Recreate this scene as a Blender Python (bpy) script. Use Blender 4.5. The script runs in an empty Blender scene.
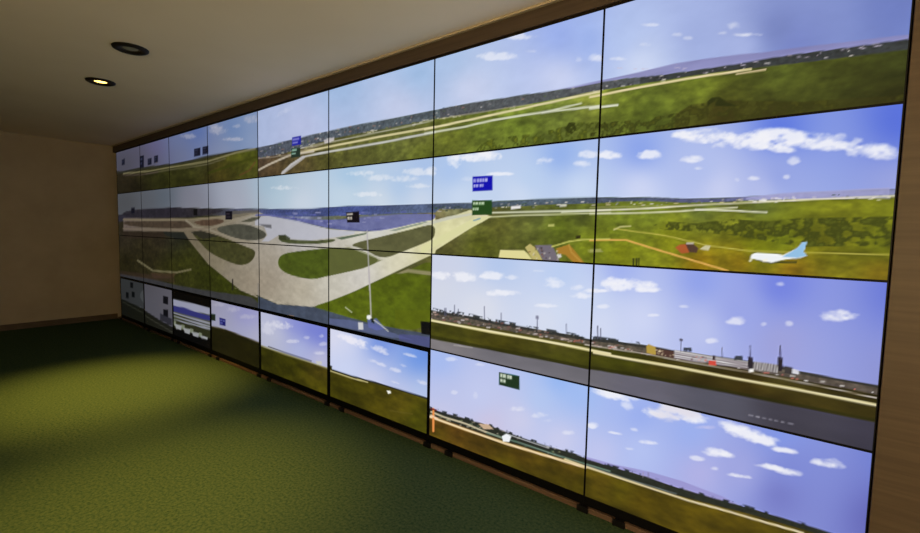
import bpy, bmesh, math, random
import numpy as np
from mathutils import Matrix, Vector

# ------------------------------------------------------------------ camera, world, exposure, lamps
SC = bpy.context.scene
FOC = 459.7                                   # focal length in pixels of the 920 x 533 frame
CAM = np.array([1.0208, -2.465, 1.5875])      # eye 1.6 m above the carpet, 2.5 m from the video wall
YAW, PIT, ROL = 0.67415, -0.07236, 0.02088
_f = np.array([-math.sin(YAW) * math.cos(PIT), math.cos(YAW) * math.cos(PIT), math.sin(PIT)])
_r = np.array([math.cos(YAW), math.sin(YAW), 0.0])
_u = np.cross(_r, _f)
RIGHT = _r * math.cos(ROL) + _u * math.sin(ROL)
UP = -_r * math.sin(ROL) + _u * math.cos(ROL)
FWD = _f
cd = bpy.data.cameras.new('camera')
cd.sensor_fit = 'HORIZONTAL'; cd.sensor_width = 36.0; cd.lens = FOC / 920 * 36.0
cd.clip_start = 0.02
co = bpy.data.objects.new('camera', cd); SC.collection.objects.link(co)
co.matrix_world = Matrix(((RIGHT[0], UP[0], -FWD[0], CAM[0]), (RIGHT[1], UP[1], -FWD[1], CAM[1]),
                          (RIGHT[2], UP[2], -FWD[2], CAM[2]), (0, 0, 0, 1)))
SC.camera = co
SC.view_settings.view_transform = 'Standard'; SC.view_settings.look = 'None'
SC.view_settings.exposure = 0.0; SC.view_settings.gamma = 1.0; SC.view_settings.use_curve_mapping = False
wd = bpy.data.worlds.new('world'); SC.world = wd; wd.use_nodes = True
wd.node_tree.nodes['Background'].inputs[0].default_value = (0.02, 0.02, 0.022, 1)
wd.node_tree.nodes['Background'].inputs[1].default_value = 1.0

CEIL = 2.925
LAMPS = [(-1.95, -1.55, 520.0), (-4.35, -1.15, 820.0)]          # lit downlights of the row along the wall: x, y, watts
FILL_WINDOWS = [1.5, 3.3]                           # centres of the added light-giving windows in the rear wall
FILL_BLIND = ((1.0, 0.76, 0.40), 16.5)                               # glowing blinds added to brighten the ceiling: colour, radiance
LAMP_COL = (1.0, 0.58, 0.12)

# ------------------------------------------------------------------ helpers
def lin(c):
    c = np.asarray(c, float) / 255.0
    return np.where(c <= 0.04045, c / 12.92, ((c + 0.055) / 1.055) ** 2.4)
def col4(c): return (*[float(v) for v in lin(c)], 1.0)

def mat(name, rgb, rough=0.6, spec=0.3, metal=0.0, noise=None, bump=None, coord='Object'):
    m = bpy.data.materials.new(name); m.use_nodes = True
    nt = m.node_tree; b = nt.nodes['Principled BSDF']
    b.inputs['Base Color'].default_value = col4(rgb)
    b.inputs['Roughness'].default_value = rough; b.inputs['Specular IOR Level'].default_value = spec
    b.inputs['Metallic'].default_value = metal
    if noise or bump:
        tc = nt.nodes.new('ShaderNodeTexCoord')
    if noise:                                  # (scale xyz, colour a, colour b, detail)
        mp = nt.nodes.new('ShaderNodeMapping'); mp.inputs['Scale'].default_value = noise[0]
        nz = nt.nodes.new('ShaderNodeTexNoise'); nz.inputs['Scale'].default_value = 1.0
        nz.inputs['Detail'].default_value = noise[3]; nz.inputs['Roughness'].default_value = 0.65
        rp = nt.nodes.new('ShaderNodeValToRGB')
        rp.color_ramp.elements[0].position = 0.3; rp.color_ramp.elements[1].position = 0.7
        rp.color_ramp.elements[0].color = col4(noise[1]); rp.color_ramp.elements[1].color = col4(noise[2])
        nt.links.new(tc.outputs[coord], mp.inputs[0]); nt.links.new(mp.outputs[0], nz.inputs['Vector'])
        nt.links.new(nz.outputs['Fac'], rp.inputs[0]); nt.links.new(rp.outputs[0], b.inputs['Base Color'])
    if bump:                                   # (scale, strength, distance)
        nb = nt.nodes.new('ShaderNodeTexNoise'); nb.inputs['Scale'].default_value = bump[0]; nb.inputs['Detail'].default_value = 3
        bp = nt.nodes.new('ShaderNodeBump'); bp.inputs['Strength'].default_value = bump[1]; bp.inputs['Distance'].default_value = bump[2]
        nt.links.new(tc.outputs[coord], nb.inputs['Vector']); nt.links.new(nb.outputs['Fac'], bp.inputs['Height'])
        nt.links.new(bp.outputs[0], b.inputs['Normal'])
    return m

M = dict(
    carpet=mat('green_carpet', (80, 100, 50), 0.95, 0.05, noise=((58, 58, 58), (36, 62, 46), (78, 94, 62), 4), bump=(420, 0.5, 0.004)),
    ceiling=mat('ceiling_paint', (236, 220, 194), 0.9, 0.1, noise=((0.7, 0.7, 0.7), (233, 216, 188), (240, 224, 198), 3)),
    wall=mat('wall_paint', (176, 164, 146), 0.85, 0.15, noise=((2, 2, 2), (171, 159, 141), (182, 170, 152), 3)),
    fascia=mat('dark_wood_fascia', (76, 64, 54), 0.5, 0.2, noise=((1.2, 8, 40), (68, 57, 48), (84, 71, 60), 5)),
    mould=mat('cream_moulding', (186, 172, 148), 0.5, 0.3, noise=((3, 20, 20), (180, 165, 140), (193, 180, 157), 3)),
    wood=mat('brown_wood_strip', (92, 74, 63), 0.5, 0.2, noise=((2, 30, 60), (80, 62, 52), (104, 85, 73), 5)),
    bezel=mat('black_bezel', (7, 7, 9), 0.5, 0.1, noise=((60, 60, 60), (6, 6, 8), (9, 9, 11), 2)),
    house=mat('black_housing', (20, 20, 22), 0.6, 0.3, noise=((40, 40, 40), (18, 18, 20), (24, 24, 26), 2)),
    steel=mat('black_painted_steel', (9, 9, 10), 0.5, 0.2, noise=((50, 50, 50), (8, 8, 9), (12, 11, 12), 2)),
    bronze=mat('dark_bronze_trim', (24, 18, 17), 0.5, 0.2, noise=((30, 30, 30), (21, 16, 15), (28, 21, 20), 2)),
    can=mat('lamp_can_inside', (60, 52, 40), 0.4, 0.4, noise=((20, 20, 20), (54, 47, 36), (66, 58, 45), 2)),
    lens=mat('frosted_lamp_glass', (150, 146, 128), 0.3, 0.5, noise=((20, 20, 20), (142, 138, 120), (160, 156, 138), 2)),
    base=mat('baseboard_paint', (92, 80, 68), 0.6, 0.25, noise=((5, 5, 30), (86, 74, 63), (99, 87, 74), 2)),
)
lit = bpy.data.materials.new('lit_lamp_glass'); lit.use_nodes = True
_b = lit.node_tree.nodes['Principled BSDF']
_b.inputs['Base Color'].default_value = (0.8, 0.75, 0.6, 1)
_b.inputs['Emission Color'].default_value = (*LAMP_COL, 1); _b.inputs['Emission Strength'].default_value = 6.0
M['lit'] = lit

pic = bpy.data.materials.new('display_picture'); pic.use_nodes = True
_nt = pic.node_tree; _b = _nt.nodes['Principled BSDF']
_b.inputs['Base Color'].default_value = (0.008, 0.008, 0.009, 1)
_b.inputs['Roughness'].default_value = 0.35; _b.inputs['Specular IOR Level'].default_value = 0.0
_a = _nt.nodes.new('ShaderNodeVertexColor'); _a.layer_name = 'picture'
_nt.links.new(_a.outputs['Color'], _b.inputs['Emission Color']); _b.inputs['Emission Strength'].default_value = 1.0
M['pic'] = pic

def link(name, me, m, parent=None):
    o = bpy.data.objects.new(name, me); SC.collection.objects.link(o)
    if m is not None: me.materials.append(M[m])
    if parent is not None: o.parent = parent
    return o
def tag(o, label=None, cat=None, group=None, kind=None):
    if label: o['label'] = label
    if cat: o['category'] = cat
    if group: o['group'] = group
    if kind: o['kind'] = kind
    return o
def empty(name, loc):
    o = bpy.data.objects.new(name, None); SC.collection.objects.link(o); o.location = loc; o.empty_display_size = 0.1
    return o
def box(bm, x0, x1, y0, y1, z0, z1, bev=0.0):
    r = bmesh.ops.create_cube(bm, size=1.0)
    for v in r['verts']:
        v.co = Vector(((x0 + x1) / 2 + v.co.x * (x1 - x0), (y0 + y1) / 2 + v.co.y * (y1 - y0), (z0 + z1) / 2 + v.co.z * (z1 - z0)))
    if bev:
        es = {e for v in r['verts'] for e in v.link_edges}
        bmesh.ops.bevel(bm, geom=list(es), offset=bev, segments=2, profile=0.5, affect='EDGES')
def mesh(bm, name):
    me = bpy.data.meshes.new(name); bm.to_mesh(me); bm.free(); return me
def boxes(name, m, parent, *bs, bev=0.0):
    bm = bmesh.new()
    for b in bs: box(bm, *b, bev=bev)
    return link(name, mesh(bm, name), m, parent)
def lathe(name, prof, m, parent, seg=40):
    bm = bmesh.new(); rings = []
    for r, z in prof:
        rings.append([bm.verts.new((r * math.cos(2 * math.pi * i / seg), r * math.sin(2 * math.pi * i / seg), z)) for i in range(seg)])
    for a, b in zip(rings, rings[1:]):
        for i in range(seg):
            bm.faces.new((a[i], a[(i + 1) % seg], b[(i + 1) % seg], b[i]))
    for f in bm.faces: f.smooth = True
    bmesh.ops.recalc_face_normals(bm, faces=bm.faces)
    return link(name, mesh(bm, name), m, parent)

# ------------------------------------------------------------------ the room
XL, XR, YF, YB = -8.46, 4.2, 0.16, -5.0        # left, right, wall behind the displays, rear
W, H, ZT = 1.213, 0.684, 2.80                  # display pitch and top edge of the video wall
SX = [1.215, 0.007, -0.999 * W, -2.017 * W, -3.026 * W, -4.006 * W, -4.990 * W, -5.925 * W, -6.86 * W]  # column seams, right to left
ROWZ = [ZT + 0.008 * H, ZT - 0.990 * H, ZT - 1.999 * H, ZT - 3.016 * H, ZT - 3.965 * H]                 # row seams, top to bottom
PIC_BOTTOM = ROWZ[4]
tag(boxes('floor', 'carpet', None, (XL - .1, XR + .1, YB - .1, YF + .1, -0.06, 0.0)), 'mottled green carpet floor', kind='structure')
tag(boxes('ceiling', 'ceiling', None, (XL - .1, XR + .1, YB - .1, YF + .1, CEIL, CEIL + 0.25)), 'plain pale ceiling', kind='structure')
wf = tag(boxes('wall_front', 'wall', None, (XL - .1, XR + .1, YF, YF + .1, 0, CEIL)), 'wall behind the displays', kind='structure')
tag(boxes('wall_left', 'wall', None, (XL - .1, XL, YB, YF, 0, CEIL)), 'plain end wall past the last displays', kind='structure')
tag(boxes('wall_right', 'wall', None, (XR, XR + .1, YB, YF, 0, CEIL)), 'plain wall on the right', kind='structure')
tag(boxes('wall_rear', 'wall', None, (XL, XR, YB - .1, YB, 0, CEIL)), 'plain wall behind the viewer', kind='structure')
tag(boxes('trim_1', 'fascia', None, (XL, XR, -0.012, 0.10, ROWZ[0] + 0.012, CEIL - 0.012), bev=0.002), 'dark brown fascia above the top row of displays', kind='structure')
tag(boxes('trim_3', 'fascia', None, (SX[0] + .004, XR, -0.012, 0.155, 0, ROWZ[0] + 0.0115), bev=0.002), 'dark brown panel beside the rightmost displays', kind='structure')
tag(boxes('trim_2', 'mould', None, (XL, XR, -0.034, 0.10, CEIL - 0.013, CEIL, ), bev=0.003), 'thin cream moulding between fascia and ceiling', kind='structure')
tag(boxes('baseboard_front', 'wood', None, (XL, SX[0] + .003, -0.012, 0.03, 0.0, 0.029), bev=0.003), 'brown wooden strip along the carpet under the displays', kind='structure')
tag(boxes('baseboard_left', 'base', None, (XL, XL + .014, YB, -0.02, 0.0, 0.09), bev=0.003), 'brown baseboard of the end wall', kind='structure')

# steel stand under the bottom row: rail and feet
st = empty('display_stand', (-3.6, 0.0, 0.0))
tag(st, 'black steel stand with short feet under the bottom row of displays', 'stand')
def rel(o, root):
    o.parent = root; o.matrix_parent_inverse = Matrix.Translation(-root.location); return o
rel(boxes('rail', 'steel', None, (SX[8], SX[0], 0.032, 0.12, 0.0, PIC_BOTTOM - 0.056), bev=0.003), st)
for i, s in enumerate(SX):
    for off in ((0.0, 0.20) if 0 < i < 8 else (0.03,) if i == 8 else (-0.03,)):
        x = s + off * 1.05
        rel(boxes('foot', 'steel', None, (x - .034, x + .034, -0.026, -0.0125, 0.0, 0.0315), (x - .026, x + .026, -0.018, 0.031, 0.0295, 0.0325), bev=0.0012), st)

# recessed downlights
def downlight(name, x, y, label, on, watts=0.0, R=0.115):
    t = empty(name, (x, y, CEIL)); tag(t, label, 'downlight', 'recessed downlights in the ceiling')
    lathe('trim_ring', [(R * .52, -.006), (R * .58, -.013), (R * .85, -.017), (R * .97, -.010), (R, 0.0)], 'bronze', t)
    lathe('reflector', [(R * .53, -.006), (R * .48, -.004), (R * .40, -.002)], 'can', t)
    lathe('lamp_glass', [(0.001, -.006), (R * .25, -.0055), (R * .42, -.003)], 'lit' if on else 'lens', t)
    if on:
        ld = bpy.data.lights.new('downlight_lamp', 'SPOT'); ld.energy = watts; ld.color = LAMP_COL
        ld.spot_size = math.radians(58); ld.spot_blend = 1.0; ld.shadow_soft_size = R * .5
        lo = bpy.data.objects.new('downlight_lamp', ld); SC.collection.objects.link(lo)
        lo.parent = t; lo.location = (0, 0, -0.06)
def on_plane(px, py, z):
    v = FWD + RIGHT * (px - 460) / FOC - UP * (py - 266.5) / FOC
    return CAM + v * ((z - CAM[2]) / v[2])
dl = on_plane(130.5, 48.3, CEIL)
downlight('recessed_downlight', dl[0], dl[1], 'unlit recessed downlight with dark ring in the ceiling at far left', False, R=0.118)
for n_, (x, y, w) in enumerate(LAMPS):
    downlight('recessed_downlight', x, y, ['lit warm downlight in the row along the video wall, nearest the viewer', 'lit warm downlight at the far left of the ceiling'][n_], True, w)
# unseen windows with glowing blinds, added behind the viewer to warm the ceiling
bl = bpy.data.materials.new('added_fill_blind'); bl.use_nodes = True
_n = bl.node_tree; _b = _n.nodes['Principled BSDF']
_b.inputs['Base Color'].default_value = (0.7, 0.62, 0.48, 1); _b.inputs['Roughness'].default_value = 0.9
_w1 = _n.nodes.new('ShaderNodeTexWave'); _w1.inputs['Scale'].default_value = 60; _w1.bands_direction = 'Z'
_tc = _n.nodes.new('ShaderNodeTexCoord'); _mx = _n.nodes.new('ShaderNodeMix'); _mx.data_type = 'RGBA'
_mx.inputs['A'].default_value = (*[v * .92 for v in FILL_BLIND[0]], 1); _mx.inputs['B'].default_value = (*FILL_BLIND[0], 1)
_n.links.new(_tc.outputs['Object'], _w1.inputs['Vector']); _n.links.new(_w1.outputs['Fac'], _mx.inputs['Factor'])
_n.links.new(_mx.outputs['Result'], _b.inputs['Emission Color']); _b.inputs['Emission Strength'].default_value = FILL_BLIND[1]
M['fill_blind'] = bl
for n_, x in enumerate(FILL_WINDOWS):
    w, z0, z1, y = .8, .95, 2.35, YB
    fr = boxes(f'fill_window_{n_ + 1}', 'base', None, (x - w - .06, x - w, y, y + .05, z0 - .06, z1 + .06), (x + w, x + w + .06, y, y + .05, z0 - .06, z1 + .06),
               (x - w, x + w, y, y + .05, z1, z1 + .06), (x - w, x + w, y, y + .09, z0 - .06, z0))
    tag(fr, 'added window with glowing panel in the rear wall, brightening the ceiling', kind='structure')
    boxes('fill_blind', 'fill_blind', fr, (x - w, x + w, y + .012, y + .016, z0 + .02, z1))
    boxes('bottom_bar', 'base', fr, (x - w, x + w, y + .01, y + .022, z0 + .002, z0 + .02))

# ------------------------------------------------------------------ what the displays show (canvas in wall metres; traced colours include viewing-angle falloff and vignette)
TX = 0.004
X0, X1, Z0, Z1 = SX[8] - .02, SX[0] + .02, PIC_BOTTOM - .02, ROWZ[0] + .02
NX, NZ = int((X1 - X0) / TX), int((Z1 - Z0) / TX)
gx = X0 + (np.arange(NX) + .5) * TX; gz = Z0 + (np.arange(NZ) + .5) * TX
GX, GZ = np.meshgrid(gx, gz)
_d = np.stack([GX - CAM[0], np.full_like(GX, -CAM[1]), GZ - CAM[2]], -1)
_w = _d @ FWD
PX = (460 + FOC * (_d @ RIGHT) / _w).astype(np.float32); PY = (266.5 - FOC * (_d @ UP) / _w).astype(np.float32)
CAN = np.zeros((NZ, NX, 3), np.float32)
rng = np.random.default_rng(7)

def vnoise(u, v, seed):
    g = np.random.default_rng(seed).random((64, 64)).astype(np.float32)
    iu, iv = np.floor(u).astype(int), np.floor(v).astype(int)
    fu, fv = u - iu, v - iv
    fu = fu * fu * (3 - 2 * fu); fv = fv * fv * (3 - 2 * fv)
    a = g[iv % 64, iu % 64]; b = g[iv % 64, (iu + 1) % 64]; c = g[(iv + 1) % 64, iu % 64]; d = g[(iv + 1) % 64, (iu + 1) % 64]
    return (a * (1 - fu) + b * fu) * (1 - fv) + (c * (1 - fu) + d * fu) * fv
def fbm(u, v, seed, oct=4):
    s = 0; a = .5; t = 0
    for i in range(oct):
        s = s + a * vnoise(u * 2 ** i + 7.3 * i, v * 2 ** i + 3.1 * i, seed + i); t += a; a *= .55
    return s / t
NF = fbm(GX * 14, GZ * 26, 11, 4)              # fine ground grain
NC = fbm(GX * 9, GZ * 15, 31, 5)               # cloud noise
NB = fbm(GX * 38, GZ * 42, 51, 3)              # bush noise
NW = fbm(GX * 3.5, GZ * 11, 71, 4)             # wide streaks
ND = fbm(GX * 30, GZ * 46, 131, 4)             # cloud wisps
NS = fbm(GX * 70, GZ * 95, 91, 2)              # specks

# frames in which outlines were read off: (origin x, origin y, pixels per unit)
A2 = (120, 100, .18764); A3 = (120, 190, .18764); A4 = (120, 270, .18764)
A5 = (255, 60, .225); A6 = (255, 170, .225); A7 = (255, 270, .225); A8 = (255, 370, .225)
B1 = (425, 20, .24406); B2 = (590, 20, .2439); B3 = (425, 140, .24406); B4 = (590, 120, .3)
B5 = (425, 250, .26278); B6 = (585, 260, .30028); B7 = (425, 350, .30936); B8 = (575, 380, .25338)
PXF = (0, 0, 1.0)
def T(fr, pts): return [(fr[0] + x * fr[2], fr[1] + y * fr[2]) for x, y in pts]

class Pic:
    """One picture spanning the displays between two column seams and two row seams."""
    def __init__(s, cl, cr, rt, rb):
        i0 = 0 if cl == 8 else int((SX[cl] - X0) / TX); i1 = NX if cr == 0 else int((SX[cr] - X0) / TX)
        j0 = 0 if rb == 4 else int((ROWZ[rb] - Z0) / TX); j1 = NZ if rt == 0 else int((ROWZ[rt] - Z0) / TX)
        s.sl = (slice(j0, j1), slice(i0, i1))
        s.c = CAN[s.sl]; s.x = PX[s.sl]; s.y = PY[s.sl]
        s.nf, s.nc, s.nb, s.nw, s.ns, s.nd = (n[s.sl] for n in (NF, NC, NB, NW, NS, ND))
    def idw(s, ctl, m=None, p=1.15):
        num = np.zeros(s.c.shape, np.float32); den = np.zeros(s.x.shape, np.float32)
        for x, y, c in ctl:
            w = 1.0 / (((s.x - x) ** 2 + (s.y - y) ** 2) + 110.0) ** p
            num += w[..., None] * np.array(c, np.float32); den += w
        v = num / den[..., None]
        if m is None: s.c[:] = v
        else: s.c[:] = s.c * (1 - m[..., None]) + v * m[..., None]
    def seg(s, x, y, xa, ya, xb, yb):
        L2 = (xb - xa) ** 2 + (yb - ya) ** 2 or 1e-9
        t = np.clip(((x - xa) * (xb - xa) + (y - ya) * (yb - ya)) / L2, 0, 1)
        return np.hypot(x - xa - t * (xb - xa), y - ya - t * (yb - ya))
    def window(s, P, pad):
        bb = (s.x >= P[:, 0].min() - pad) & (s.x <= P[:, 0].max() + pad) & (s.y >= P[:, 1].min() - pad) & (s.y <= P[:, 1].max() + pad)
        jj, ii = np.nonzero(bb)
        if len(jj) == 0: return None
        return slice(jj.min(), jj.max() + 1), slice(ii.min(), ii.max() + 1)
    def inside(s, pts, smooth=0, edge=.8):
        P = np.array(pts, float)
        for _ in range(smooth):
            Q = np.roll(P, -1, 0); P = np.stack([.75 * P + .25 * Q, .25 * P + .75 * Q], 1).reshape(-1, 2)
        m = np.zeros(s.x.shape, np.float32); wd_ = s.window(P, 1.0)
        if wd_ is None: return m
        x, y = s.x[wd_], s.y[wd_]; r = np.zeros(x.shape, bool); d = np.full(x.shape, 9.0, np.float32)
        for (xa, ya), (xb, yb) in zip(P, np.roll(P, -1, 0)):
            d = np.minimum(d, s.seg(x, y, xa, ya, xb, yb))
            if ya != yb: r ^= ((ya > y) != (yb > y)) & (x < (xb - xa) * (y - ya) / (yb - ya) + xa)
        m[wd_] = np.clip(np.where(r, d, -d) / edge + .5, 0, 1)
        return m
    def blend(s, m, c, a=1.0):
        aa = (m * a)[..., None]; s.c[:] = s.c * (1 - aa) + np.array(c, np.float32) * aa
    def poly(s, fr, pts, c, a=1.0, tex=0.0):
        m = s.inside(T(fr, pts), 2 if tex else 0); s.blend(m, c, a)
        if tex: s.tex(m, tex)
        return m
    def tex(s, m, amp, n=None):
        n = s.nf if n is None else n
        s.c *= (1 + m * amp * (n - .5) * 2)[..., None]
    def below(s, pts):
        P = sorted(pts); xs = [p[0] for p in P]; ys = [p[1] for p in P]
        return np.clip((s.y - np.interp(s.x, xs, ys)) / .9 + .5, 0, 1).astype(np.float32)
    def band(s, top, bot):
        return s.below(top) * (1 - s.below(bot))
    def line(s, fr, pts, w, c, a=1.0):
        P = np.array(T(fr, pts)); wd_ = s.window(P, w + 1)
        if wd_ is None: return
        x, y = s.x[wd_], s.y[wd_]; d = np.full(x.shape, 99.0, np.float32)
        for (xa, ya), (xb, yb) in zip(P, P[1:]): d = np.minimum(d, s.seg(x, y, xa, ya, xb, yb))
        m = np.zeros(s.x.shape, np.float32); m[wd_] = np.clip((w / 2 - d) / .8 + .5, 0, 1)
        s.blend(m, c, a)
    def cloud(s, fr, cx, cy, rx, ry, c=(238, 238, 245), a=.9, slope=0.0):
        cx, cy = fr[0] + cx * fr[2], fr[1] + cy * fr[2]; rx *= fr[2]; ry *= fr[2]
        dx = (s.x - cx); dy = (s.y - cy) - slope * dx
        dy = np.where(dy > 0, dy * 1.35, dy)
        d = (dx / (rx * 1.25)) ** 2 + (dy / (ry * 1.25)) ** 2
        n = .55 * s.nc + .45 * s.nd
        f = np.clip((1 - d) * 1.05 + (n - .50) * 3.2, 0, 1) * np.clip((1.7 - d) * 1.2, 0, 1)
        s.blend(f, c, min(1.0, a * 1.05) * float(np.interp(rx, [4, 14], [.5, 1.0])))          # small clouds stay faint
    def bush(s, m, c, a=.9, th=.47):
        s.blend(m, c, np.clip((s.nb - th) * 7, 0, 1) * a)
    def specks(s, m, n, cols, wmax=3.0, hmax=1.6):
        jj, ii = np.nonzero(m > .5)
        if not len(jj): return
        xs, ys = s.x[jj, ii], s.y[jj, ii]
        # evenly over the picture in view, not over the wall
        k = rng.choice(len(jj), n, p=None)
        for q in k:
            w, h = rng.uniform(.8, wmax), rng.uniform(.6, hmax)
            mm = s.inside([(xs[q] - w / 2, ys[q] - h / 2), (xs[q] + w / 2, ys[q] - h / 2), (xs[q] + w / 2, ys[q] + h / 2), (xs[q] - w / 2, ys[q] + h / 2)])
            s.blend(mm, cols[rng.integers(len(cols))], .7)
    def infobox(s, pts, c, lines, ink):
        """A flight tag: four corners in pixels (from top left, clockwise), with rows of small lettering."""
        s.blend(s.inside(pts), c)
        (ax, ay), (bx, by), (cx_, cy_), (dx_, dy_) = pts
        def P(u, v):
            return ((1 - v) * ((1 - u) * ax + u * bx) + v * ((1 - u) * dx_ + u * cx_), (1 - v) * ((1 - u) * ay + u * by) + v * ((1 - u) * dy_ + u * cy_))
        for v0, v1, runs in lines:
            for u0, u1 in runs:
                s.blend(s.inside([P(u0, v0), P(u1, v0), P(u1, v1), P(u0, v1)]), ink, .85)


# ---- top row, right panorama (five columns)
p = Pic(4, 0, 0, 1)
p.idw([(265, 115, (160, 176, 220)), (300, 130, (168, 178, 220)), (340, 85, (142, 170, 216)), (420, 70, (142, 174, 222)), (400, 110, (178, 188, 226)),
       (450, 60, (152, 178, 224)), (470, 90, (184, 194, 232)), (560, 35, (136, 158, 234)), (590, 40, (138, 162, 234)), (560, 80, (184, 194, 236)),
       (620, 40, (160, 180, 236)), (700, 35, (146, 162, 222)), (780, 30, (112, 126, 188)), (640, 65, (188, 202, 240)), (740, 48, (150, 164, 222)), (795, 45, (112, 126, 196)), (900, 10, (104, 120, 190))])
p.c *= (1 + .05 * (p.nc - .5))[..., None]
for a in ((390, 70, 60, 14), (290, 150, 70, 18), (430, 128, 22, 8), (630, 165, 12, 12), (700, 160, 30, 14)): p.cloud(B1, *a, a=.5)
for a in ((590, 25, 26, 18), (545, 55, 22, 8), (400, 75, 24, 9), (225, 102, 22, 10), (360, 62, 20, 9), (110, 160, 34, 8), (245, 20, 30, 8), (640, 60, 60, 8), (20, 155, 20, 14)): p.cloud(B2, *a, a=.55)
p.cloud(A5, 130, 230, 26, 14, a=.25, slope=-.5)
hill_t = T(B1, [(300, 322), (500, 293), (600, 274), (715, 248)]) + T(B2, [(200, 214), (350, 178), (500, 155), (620, 140), (700, 134), (780, 122), (845, 114), (1300, 60)])
hill_b = T(B1, [(300, 330), (715, 262)]) + T(B2, [(200, 245), (500, 200), (845, 155), (1300, 90)])
m = p.band(hill_t, hill_b) * (p.x > 500); p.blend(m, (128, 126, 176), .85); p.tex(m, .12, p.nw)
tre_t = T(A5, [(-40, 402), (60, 380), (160, 355), (330, 315), (470, 285), (600, 262)]) + T(B1, [(35, 370), (100, 356), (200, 338), (300, 323), (400, 307), (500, 294), (600, 279), (715, 257)]) + T(B2, [(150, 240), (300, 226), (450, 203), (600, 181), (720, 160), (840, 142), (1300, 80)])
tre_b = T(A5, [(-40, 450), (160, 408), (330, 352), (470, 325), (600, 302)]) + T(B1, [(35, 406), (200, 384), (400, 350), (600, 312), (715, 289)]) + T(B2, [(150, 270), (300, 247), (450, 224), (600, 203), (840, 178), (1300, 120)])
g = p.below(tre_t)
p.idw([(262, 160, (88, 74, 62)), (270, 175, (92, 76, 52)), (300, 163, (100, 88, 58)), (325, 158, (86, 84, 44)), (345, 158, (96, 98, 52)), (400, 142, (100, 110, 58)), (420, 135, (104, 108, 62)), (425, 152, (86, 100, 36)),
       (450, 142, (112, 126, 50)), (480, 132, (96, 122, 48)), (560, 110, (104, 130, 58)), (520, 125, (92, 122, 44)), (590, 98, (124, 134, 62)), (620, 115, (98, 122, 44)), (700, 90, (106, 130, 46)), (650, 92, (104, 130, 50)),
       (780, 70, (82, 102, 40)), (785, 92, (74, 88, 34)), (780, 110, (62, 62, 24)), (650, 118, (80, 104, 36)), (720, 112, (66, 62, 24)), (900, 60, (66, 80, 32)), (900, 100, (54, 56, 22))], g)
p.tex(g, .22, p.nw); p.tex(g, .2); p.tex(g, .14, p.nd)
m = p.band(tre_t, tre_b); p.blend(m, (86, 94, 110), .85); p.tex(m, .22, p.nb)
p.blend(m * (p.x > 440), (88, 84, 88), .5); p.blend(m * (p.x > 640), (56, 60, 60), .75); p.tex(m, .14, p.ns)
p.specks(m * (p.x < 640), 80, [(206, 200, 196), (170, 160, 158), (70, 80, 96), (150, 120, 110), (90, 110, 80)], 3.2, 1.3)
p.specks(m * (p.x > 600), 40, [(206, 200, 200), (150, 140, 150), (50, 54, 50)], 5, 1.4)
m2 = p.band([(x, y - 1) for x, y in tre_b], [(x, y + 2.5) for x, y in tre_b]); p.specks(m2, 60, [(222, 214, 198), (200, 196, 180), (120, 120, 70)], 5, 1.2)
m = p.band([(x, y - 1.5) for x, y in hill_b[3:]], [(x, y + 0.5) for x, y in hill_b[3:]]) * (p.x > 600)
p.specks(m, 20, [(190, 180, 200)], 6, 1)
Y_, Wt = (216, 204, 160), (206, 212, 190)
p.line(A5, [(200, 412), (330, 385), (560, 340), (800, 297)], 1.9, Y_, .9)
p.line(A5, [(120, 505), (160, 465), (215, 430), (330, 407), (560, 368), (800, 320)], 1.9, (196, 196, 196), .9)
p.line(A5, [(125, 500), (215, 432)], 3.2, (180, 178, 180), .8)
p.line(A5, [(200, 392), (330, 366), (700, 290), (790, 268)], 1.2, (190, 186, 176), .7)
p.line(A5, [(10, 492), (60, 465), (150, 425), (260, 405)], 2.0, (190, 180, 164), .9)
p.line(A5, [(-10, 440), (140, 425), (300, 375)], 1.2, (150, 140, 130), .7)
p.line(B1, [(0, 448), (200, 405), (400, 362), (600, 318), (715, 294)], 2.1, Y_, .95)
p.line(B1, [(0, 466), (150, 440), (280, 410), (400, 390), (500, 376), (715, 352)], 1.9, Wt, .85)
p.line(B1, [(480, 380), (640, 341)], 1.6, Wt, .8)
p.line(B1, [(60, 405), (260, 372), (440, 345)], 1.0, (176, 168, 140), .6)
p.line(B2, [(0, 316), (200, 276), (400, 240), (660, 201)], 1.9, (224, 206, 160), .95)
p.line(B2, [(0, 362), (112, 349)], 2.2, (214, 220, 198), .9)
p.line(B2, [(600, 222), (690, 208), (720, 203)], 1.6, (208, 186, 150), .8)
p.poly(A5, [(305, 355), (352, 343), (352, 358), (310, 372)], (196, 190, 196), .8)
m = p.inside(T(B1, [(240, 500), (300, 480), (420, 470), (560, 440), (640, 420), (760, 420), (800, 500), (500, 540), (200, 545)])); p.bush(m, (66, 84, 26), .85, .44); p.bush(m, (126, 136, 44), .5, .6)
m = p.inside(T(B2, [(0, 420), (200, 410), (360, 380), (420, 345), (560, 330), (860, 335), (1400, 300), (1400, 500), (0, 520)])); p.bush(m, (58, 68, 22), .8, .45); p.bush(m, (110, 112, 40), .4, .62)
p.blend(m * (p.x > 675), (70, 58, 24), .35)
m = p.inside(T(B2, [(480, 335), (500, 318), (530, 314), (560, 335), (600, 352), (480, 355)])); p.bush(m, (44, 56, 18), .9, .3)
m = p.inside(T(B1, [(570, 450), (590, 420), (615, 420), (620, 450), (600, 470)])); p.bush(m, (50, 64, 18), .9, .35)
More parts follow.
